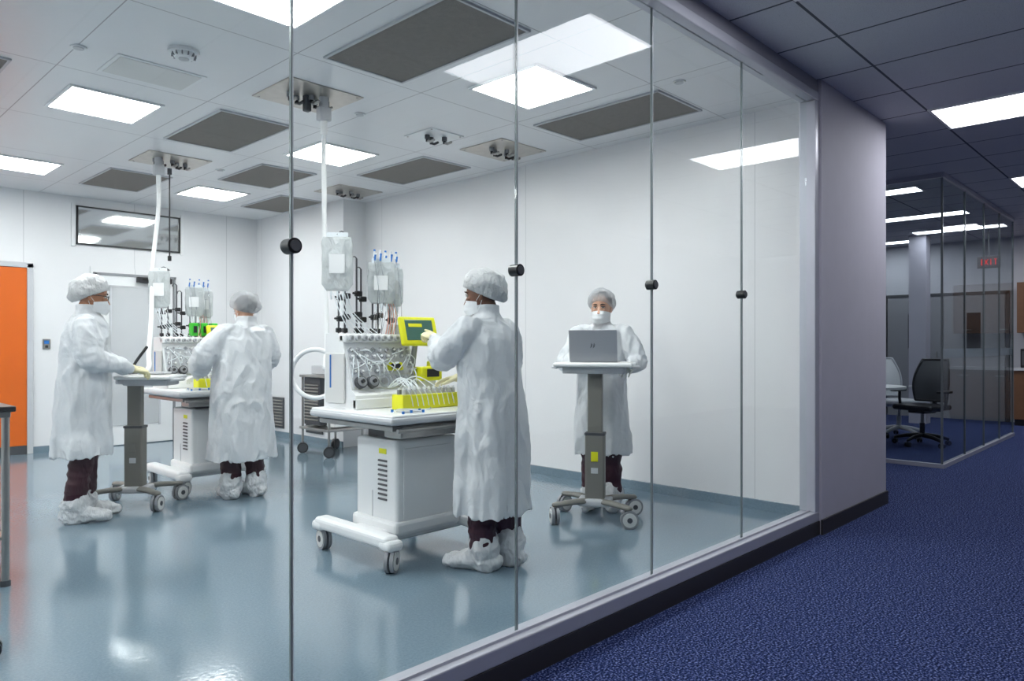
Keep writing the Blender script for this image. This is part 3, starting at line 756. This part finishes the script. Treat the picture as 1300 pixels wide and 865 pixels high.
    hm=Matrix.Translation((dx*.65,off(1.5)+.012,1.475*k-.005))@Matrix.Rotation(headyaw,4,'Z')@Matrix.Rotation(-headpitch,4,'X')@Matrix.Scale(k,4)
    b.merge(head,hm)
    return b.obj(name,loc,heading-math.pi/2)
_hc={}
def hand_cache(side,curls):
    key=(side,tuple(curls))
    if key not in _hc: _hc[key]=hand(-side,curls)
    return _hc[key]
rel=(.35,.3,.28,.22); grip=(.75,.7,.65,.6); point=(.95,.9,.8,.06)
# near technician pointing at the screen
person('cleanroom_technician',(2.905,2.93,0),math.radians(96),1.665,.31,
  {'L':((-.225,.19,1.185),(-.085,.375,1.285),(.18,.9,.30),(-.35,-.2,1),point),
   'R':((.255,.10,1.135),(.085,.275,1.075),(-.55,.8,-.12),(.1,.1,1),rel)},
  [(-.085,.03,-.45),(.095,-.02,-.05)],make_head(M_skinD,True,M_cap,1.10,seed=1),headyaw=.42,headpitch=.12,lean=.05,seed=1,gw=1.0)
# left technician in profile with glasses
person('cleanroom_technician.001',(1.64,5.86,0),math.radians(-18),1.735,.46,
  {'L':((-.25,.05,1.17),(-.10,.27,1.10),(.25,.95,-.1),(-.2,.1,1),grip),
   'R':((.25,.06,1.165),(.12,.285,1.09),(-.3,.95,-.1),(.2,.1,1),grip)},
  [(-.10,.03,.15),(.10,-.02,.25)],make_head(M_skinM,False,M_cap,1.08,glasses=True,seed=2),headyaw=-.0,headpitch=.12,lean=.03,seed=2,gw=1.08)
# technician seen from the back at the far cart
person('cleanroom_technician.002',(2.80,5.80,0),math.radians(92),1.68,.31,
  {'L':((-.29,.10,1.14),(-.225,.31,1.02),(-.1,.95,-.25),(-.3,.2,1),rel),
   'R':((.31,.09,1.14),(.16,.29,1.03),(-.3,.9,-.25),(.3,.2,1),rel)},
  [(-.09,.02,.1),(.10,-.03,-.15)],make_head(M_skinL,True,M_capT,1.14,hairmat=M_hairG,seed=3),headyaw=.1,headpitch=.22,lean=.07,seed=3,gw=1.12,glove=M_gloveW,flare=1.05,dx=.14)
# technician at laptop cart
person('cleanroom_technician.003',(4.53,3.385,0),math.radians(212),1.665,.42,
  {'L':((-.275,.05,1.13),(-.235,.215,1.10),(.15,.95,-.1),(-.4,.2,1),grip),
   'R':((.27,.06,1.13),(.20,.21,1.12),(-.2,.95,-.1),(.4,.2,1),grip)},
  [(-.08,.0,-.1),(.08,.0,.1)],make_head(M_skinL,True,M_capT,1.06,tight=True,seed=4),headyaw=-.12,headpitch=.08,lean=.0,seed=4,gw=.92,glove=M_gloveW)

# ---------------------------------------------------------------- office beyond
xe=[8.4,9.35,10.3,11.2,12.1]
k=10
for i in range(4): slab('window_%d'%k,xe[i]+.01,xe[i+1]-.01,1.965,1.975,.04,2.97,M_glass2); k+=1
ye=[1.97,2.9,3.9,4.9,5.9,6.9]
for i in range(5): slab('window_%d'%k,8.395,8.405,ye[i]+.01,ye[i+1]-.01,.04,2.97,M_glass2); k+=1
b=B()
b.bx(8.37,12.1,1.945,1.995,0,.04,M_alu); b.bx(8.37,12.1,1.945,1.995,2.97,HO,M_alu); b.bx(8.37,8.43,1.99,6.9,0,.04,M_alu); b.bx(8.37,8.43,1.99,6.9,2.97,HO,M_alu)
for x in xe: b.bx(x-.006,x+.006,1.96,1.98,.04,2.97,M_joint)
for y in ye[1:]: b.bx(8.39,8.41,y-.006,y+.006,.04,2.97,M_joint)
b.obj('trim_4')
slab('trim_5',8.42,12.1,1.977,1.979,1.12,1.22,M_frost)
slab('column',12.9,13.15,3.25,3.5,0,HO,M_drywall)
b=B()
for sy in (-1,1):
    b.bx(-.04,0,sy*.45-.44,sy*.45+.44,0,2.1,M_grey,.004); b.bx(-.05,-.036,sy*.45-.1,sy*.45+.1,1.2,1.8,M_dark); b.cyl((-.07,sy*.1,.95),(-.07,sy*.1,1.15),.01,M_steel)
b.bx(-.05,0,-.95,-.9,0,2.15,M_dgrey); b.bx(-.05,0,.9,.95,0,2.15,M_dgrey); b.bx(-.05,0,-.95,.95,2.1,2.15,M_dgrey)
b.obj('door_3',(14.199,3.30,0))
b=B(); b.box((0,0,0),(.03,.30,.18),M_dgrey,.004); 
for i,(seg) in enumerate(([(0,0,'v'),(1,0,'h'),(1,1,'h'),(1,-1,'h')],[(0,0,'d'),(0,0,'e')],[(0,0,'v')],[(0,0,'v'),(0,1,'h')])):
    oy=.09-i*.06
    for px,pz,t in seg:
        if t=='v': b.box((-.018,oy,0),(.004,.010,.09),M_exit)
        if t=='h': b.box((-.018,oy-(.016 if px else 0),pz*.04),(.004,.036,.010),M_exit)
        if t=='d': b.box((-.018,oy,0),(.004,.010,.10),M_exit,rot=(.5,0,0))
        if t=='e': b.box((-.018,oy,0),(.004,.010,.10),M_exit,rot=(-.5,0,0))
b.cyl((0,0,.09),(0,0,.50),.01,M_dgrey); b.obj('exit_sign',(13.0,2.42,2.52))
b=B() # kitchenette
b.bx(-.6,0,-.9,.45,.1,.86,M_wood); b.bx(-.55,0,-.9,.45,0,.1,M_dark); b.bx(-.63,0,-.92,.47,.86,.9,M_lgrey); b.bx(-.35,0,-.9,.45,1.45,2.25,M_wood)
for y in (-.45,0): b.bx(-.605,-.6,y-.004,y+.004,.1,.86,M_dark); b.bx(-.355,-.35,y-.004,y+.004,1.45,2.25,M_dark)
for y in (-.7,-.2,.25): b.bx(-.63,-.6,y-.06,y+.06,.76,.775,M_steel); b.bx(-.375,-.35,y-.06,y+.06,1.5,1.515,M_steel)
b.bx(-.5,-.1,-.1,.38,.9,1.2,M_dark,.01); b.bx(-.51,-.5,.0,.36,.94,1.16,M_dgrey)
b.obj('kitchenette_cabinets',(14.199,1.75,0))
def office_chair(name,loc,rz,m_seat,m_back,m_frame):
    b=B()
    for i in range(5):
        a=i*2*math.pi/5+.3; x,y=.31*math.cos(a),.31*math.sin(a)
        b.tube([(0,0,.13),(x*.55,y*.55,.115),(x,y,.08)],[(.03,.035),(.022,.028),(.015,.02)],m_frame,8,sub=2); caster(b,x,y,.03,M_dark,a,top=.08,tread=M_dark)
    b.cyl((0,0,.11),(0,0,.28),.03,m_frame); b.cyl((0,0,.28),(0,0,.42),.018,M_steel); b.box((0,0,.43),(.22,.26,.05),m_frame,.015)
    b.box((0,.01,.48),(.50,.48,.07),m_seat,.03,seg=3)
    vs=[];fs=[];nu,nv=13,12
    for lay in (0,1):
        for j in range(nv):
            v=j/(nv-1); z=.55+.52*v; w=.23*(1-.18*v**2)*(.85+.15*math.sin(v*math.pi))
            yb=-.24-.10*v+.05*math.sin(v*math.pi)*.9
            for i in range(nu):
                u=-1+2*i/(nu-1); vs.append((u*w,yb+.05*u*u-lay*.018,z))
    def id(l,j,i): return l*nu*nv+j*nu+i
    for j in range(nv-1):
        for i in range(nu-1):
            fs.append([id(0,j,i),id(0,j,i+1),id(0,j+1,i+1),id(0,j+1,i)]); fs.append([id(1,j,i),id(1,j+1,i),id(1,j+1,i+1),id(1,j,i+1)])
    b.add(vs,fs,m_back,True)
    edge=[Vector(vs[id(0,j,0)]) for j in range(nv)]+[Vector(vs[id(0,nv-1,i)]) for i in range(nu)]+[Vector(vs[id(0,j,nu-1)]) for j in range(nv-1,-1,-1)]+[Vector(vs[id(0,0,i)]) for i in range(nu-1,-1,-1)]
    b.tube(edge,.014,m_frame,8)
    b.tube([(0,-.08,.43),(0,-.24,.45),(0,-.31,.62),(0,-.33,.80)],[(.03,.02),(.03,.02),(.028,.016),(.02,.012)],m_frame,8,sub=3)
    for sx in (-1,1):
        b.tube([(sx*.16,0,.45),(sx*.28,0,.48),(sx*.29,0,.66)],[.018,.018,.018],m_frame,8,sub=2); b.box((sx*.29,.03,.68),(.08,.25,.03),m_frame,.012)
    return b.obj(name,loc,rz)
office_chair('office_chair',(10.15,2.60,0),math.radians(75),M_dark,M_dgrey,M_dark)
office_chair('office_chair.001',(10.9,3.08,0),math.radians(150),M_lgrey,M_white,M_lgrey)
b=B(); b.cyl((0,0,.71),(0,0,.74),.60,M_offw,seg=48); b.cyl((0,0,.03),(0,0,.71),.04,M_grey); b.cyl((0,0,0),(0,0,.03),.3,M_grey,seg=32); b.obj('round_table',(9.78,3.30,0))

# ---------------------------------------------------------------- world, camera
w=bpy.data.worlds.new('World'); S.world=w; w.use_nodes=True
w.node_tree.nodes['Background'].inputs[0].default_value=(.5,.55,.6,1); w.node_tree.nodes['Background'].inputs[1].default_value=.05
cam=bpy.data.cameras.new('camera'); co=bpy.data.objects.new('camera',cam); S.collection.objects.link(co)
cam.sensor_width=36; cam.lens=923/1300*36; cam.shift_y=5.5/1300; cam.clip_start=.05
co.location=(0,0,1.26); co.rotation_euler=(math.pi/2,0,math.radians(-46.2)); S.camera=co
S.view_settings.view_transform='Standard'; S.view_settings.look='None'; S.view_settings.exposure=.33
